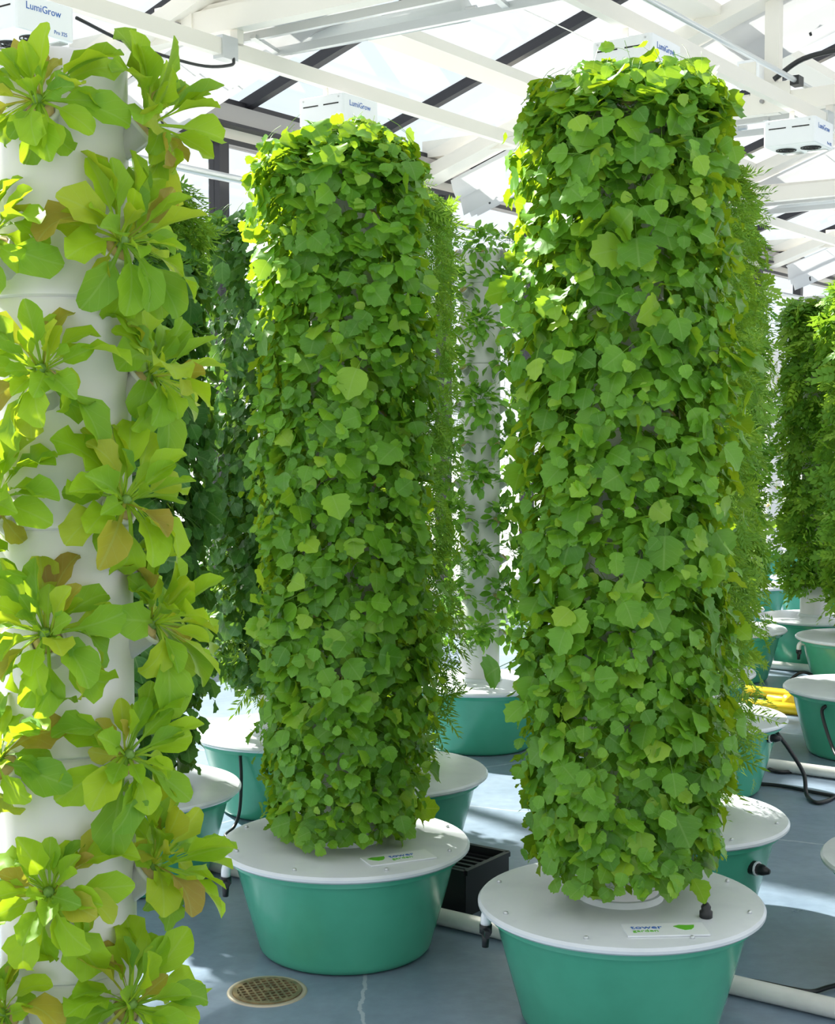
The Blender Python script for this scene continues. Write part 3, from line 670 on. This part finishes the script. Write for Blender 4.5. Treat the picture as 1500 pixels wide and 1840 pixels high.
# lettuces on the nearest tower: every leaf is an object
LT = [0, .22, .38, .47, .57, .68, .79, .88, .95, 1.0]
LP = [.024, .022, .030, .105, .172, .205, .190, .150, .095, .022]
def lettuce_leaf(bend, fold, wave, seed, wide=1.0):
    n = 10; v = []; uv = []; f = []; rgl = random.Random(seed); cols = (-1, -.5, 0, .5, 1)
    p = np.array([0.0, 0.0]); ang = 0.0; spine = []
    for i in range(n):
        spine.append((p.copy(), ang)); dt = LT[min(i+1, n-1)]-LT[i]; ang += bend*(.3+1.4*LT[i])*dt; p = p + np.array([math.cos(ang), -math.sin(ang)])*dt
    for i in range(n):
        (y, z), a = spine[i]; w = LP[i]*wide
        for c in cols:
            t = LT[i]; lift = fold*w*(abs(c)**1.6) + wave*(abs(c)**2)*math.sin(i*1.9+seed+c*1.3)*(w/.22)
            yy = y + math.sin(a)*lift; zz = z + math.cos(a)*lift
            v.append((c*w*(1+.10*math.sin(i*2.3+seed)), yy, zz)); uv.append((.5+.45*c*w/.23, t))
    for i in range(n-1):
        for c in range(4): k = i*5+c; f.append((k, k+1, k+6, k+5))
    return np.array(v), np.array(uv), f
LETT = [tmesh('leaf', lettuce_leaf(b, fo, w, s, wd), M_lett) for s, (b, fo, w, wd) in enumerate(((.6, .35, .04, .95), (1.1, .45, .05, 1.05), (1.6, .4, .06, .95), (.4, .6, .04, .85), (2.0, .3, .06, 1.1), (1.2, .25, .08, 1.15), (.8, .8, .05, .85), (2.5, .4, .07, 1.0)))]
CROWN = MB().lathe([(0, -.02), (.008, -.018), (.010, 0), (.007, .012), (0, .016)], 8).mesh('crown', M_stem, True)
def lettuce(label, ax, ay, z, ang, seed, scale=1.0):
    rgl = random.Random(seed); out = Vector((math.cos(ang), math.sin(ang), 0)); tan = Vector((-out.y, out.x, 0))
    t = thing('lettuce', label, 'lettuce', (ax+out.x*.126, ay+out.y*.126, z+.024), 'lettuces on the nearest tower')
    A = (out*.72 + ZX*.70).normalized(); B1 = tan; B2 = A.cross(B1).normalized()
    c = link('crown', CROWN, t); c.rotation_euler = A.to_track_quat('Z', 'Y').to_euler()
    n = rgl.randint(36, 42)
    for k in range(n):
        t_ = (k+.5)/n; phi = k*2.39996 + rgl.uniform(-.25, .25); psi = math.radians(10 + 84*t_**.85 + rgl.uniform(-24, 22))
        rd = B1*math.cos(phi) + B2*math.sin(phi); Y = A*math.cos(psi) + rd*math.sin(psi); Nn = A*math.sin(psi) - rd*math.cos(psi)
        Y = (Y - ZX*.42*t_*(1 if rd.z < .3 else .3)).normalized()
        if Y.dot(out) < .02: Y = (Y + out*(.12-Y.dot(out))).normalized()          # keep off the pipe
        Nn = (Nn - Y*Nn.dot(Y)).normalized(); X = Y.cross(Nn)
        tw = rgl.uniform(-.9, .9); X2 = X*math.cos(tw)+Nn*math.sin(tw); N2 = Nn*math.cos(tw)-X*math.sin(tw)
        S = scale*rgl.uniform(.075, .155)*(.80+.22*t_)
        idx = rgl.choice((0, 3, 6) if t_ < .25 else (0, 1, 5, 6, 2) if t_ < .65 else (1, 2, 4, 5, 7))
        o = link('leaf', LETT[idx], t); b = A*.006 + rd*.008
        o.matrix_local = Matrix([[X2[r]*S, Y[r]*S, N2[r]*S, b[r]] for r in range(3)] + [[0, 0, 0, 1]])
    return t
WHERE = {-12: 'on the front', 78: 'on the right side', -47: 'on the front left', 41: 'on the front right'}
lo = {-12: 0, 78: 0, -47: 0, 41: 0}
for k, (z, angs) in enumerate(ROWS_A):
    for a, deg in zip(angs, (-12, 78, 168, 258) if k % 2 == 0 else (-47, 41, 133, 223)):
        if deg not in lo: continue
        lo[deg] += 1; nth = ['uppermost', 'second', 'third', 'lowest'][lo[deg]-1]
        shade = {-12: 'green lettuce', 78: 'yellow lit lettuce sticking out', -47: 'green lettuce at the picture edge', 41: 'bright green lettuce'}[deg]
        lettuce('%s %s of the white tower, %s there' % (shade, WHERE[deg], nth), *P['A'], z, a, 100+k*7+deg, .97 if deg in (78, 41) else .90)

# ------------------------------------------------------------------ on the floor
def pvc(label, u, n0, n1, r=.027, m=None, cat='pipe', name='drain_pipe', z=None, group='white drain pipes on the floor'):
    o = MB().tube([NX*(n1-n0), Z0], r, 14).build(name, m or M_pvc, None, auto=40); o.location = W(u, n0, z or r+.001); return tag(o, label, cat, group)
pvc('white plastic pipe on the floor running behind the two front tanks', 3.745, .55, 4.6)
pvc('white plastic pipe on the floor under the cable loops at right', 6.37, 1.2, 4.0)
pvc('white plastic pipe on the floor in the far aisle', 9.12, 2.2, 4.0)
y1 = pvc('farther yellow painted pipe on the floor between right tanks', 8.10, 2.45, 3.75, .032, M_yellow, 'pipe', 'yellow_pipe', group='yellow pipes on the floor')
y2 = pvc('nearer yellow painted pipe on the floor between right tanks', 7.70, 2.45, 3.75, .032, M_yellow, 'pipe', 'yellow_pipe', group='yellow pipes on the floor')
cp = thing('pipe_coupling', 'yellow coupling lying between the two yellow pipes', 'pipe fitting', W(7.92, 2.98, .032))
MB().tube([NX*.12, NX*-.1], .026, 10).build('barrel', M_yellow, cp, True); MB().tube([NX*.02, NX*-.03], .038, 10).build('collar', M_yellow, cp, True); MB().tube([Z0, UX*.10], .022, 8).build('branch', M_yellow, cp, True)
# drain
dr = thing('floor_drain', 'round brass drain grate set in the floor before the middle tank', 'drain', (-.4216, 3.979, 0))
MB().lathe([(.098, -.004), (.098, .003), (.110, .004), (.113, .0), (.113, -.004)], 40).build('outer_ring', M_ring, dr, True)
MB().lathe([(0, -.003), (.098, -.003), (.098, .0005), (0, .0005)], 32).build('well', M_hole, dr)
MB().lathe([(.084, .0), (.084, .006), (.097, .006), (.097, .0)], 36).build('rim', M_brass, dr)
g0 = math.radians(22)
for dirn in (0, 1):
    for k in range(-4, 5):
        off = k*.0185; half = math.sqrt(max(.086**2-off**2, 0)); a = g0+dirn*PI/2; d = Vector((math.cos(a), math.sin(a), 0)); s = Vector((-d.y, d.x, 0))
        MB().bar(s*off-d*half+ZX*.0032, s*off+d*half+ZX*.0032, .0055, .005 if dirn else .0046).build('grate_bar', M_brass, dr)
MB().lathe([(0, 0), (.010, 0), (.010, .007), (0, .008)], 12).build('screw', M_brass, dr)
# black tray standing between the two front tanks
tr = thing('seedling_tray', 'black ribbed plastic tray on a deep tub between the two front tanks', 'tray', (.306, 4.815, 0)); tr.rotation_euler.z = 0
TU, TN, H = -.265, .30, .150
def TP(u, n, z): return UX*u + NX*n + ZX*z
def tray_wall(a, b, z0, z1, th, nm): MB().bar(TP(*a, (z0+z1)/2), TP(*b, (z0+z1)/2), th, z1-z0).build(nm, M_black, tr)
MB().box(TP(TU/2, TN/2, .004), (abs(TU)-.02, TN-.02, .008), AX).build('tub_floor', M_black, tr)
for a, b in (((0, 0), (TU, 0)), ((TU, 0), (TU, TN)), ((TU, TN), (0, TN)), ((0, TN), (0, 0))):
    tray_wall(a, b, 0, H, .006, 'tub_wall'); tray_wall(a, b, H-.012, H+.004, .018, 'rim')
MB().box(TP(TU/2, TN/2, H-.040), (abs(TU)-.01, TN-.01, .006), AX).build('tray_bed', M_black, tr)
for k in range(7):
    u = TU*(k+.5)/7; MB().bar(TP(u, .012, H-.030), TP(u, TN-.012, H-.030), .016, .016).build('rib', M_alu if False else M_black, tr)
# cables
def fl(x, y, z=.010): return (x, y, z)
cable('floor_cable', 'black cable on the floor along the white pipe, right of the front tank', [fl(.88, 4.06), fl(.96, 4.03), fl(1.04, 3.98), fl(1.10, 3.955), fl(1.16, 3.99), fl(1.24, 4.02), fl(1.40, 4.0)], .007)
cable('tank_cable', 'black cable dropping from the tank rim and crossing the white pipe', [(1.545, 6.16, .275), (1.60, 6.15, .20), (1.66, 6.15, .10), (1.665, 6.12, .02), (1.67, 6.02, .011), (1.71, 6.02, .011), (1.80, 6.13, .012), (1.90, 6.24, .070), (1.91, 6.55, .10), (1.905, 6.75, .24), (1.93, 6.77, .28)], .009)
cable('tank_cable', 'black cable looping on the floor beside the tank with cables', [fl(1.60, 6.93), fl(1.70, 6.75), fl(1.63, 6.64), fl(1.66, 6.56), fl(1.76, 6.57), fl(1.90, 6.50), fl(2.05, 6.45)], .009)
cable('tank_cable', 'black cable lying in front of the white pipe at right', [fl(1.45, 6.36), fl(1.60, 6.30), fl(1.72, 6.18), fl(1.85, 6.08), fl(2.05, 6.02)], .009)
cable('tank_cable', 'dark hose arching over the floor in the far aisle', [fl(2.26, 8.75), (2.27, 8.73, .06), (2.32, 8.70, .11), (2.38, 8.70, .10), (2.43, 8.71, .05)], .010)
cable('tank_cable', 'black cable hanging under the shaded lid at left', [(-.70, 5.655, .29), (-.695, 5.64, .2), (-.70, 5.62, .08), (-.72, 5.60, .02), (-.74, 5.50, .012), (-.66, 5.42, .012)], .007)
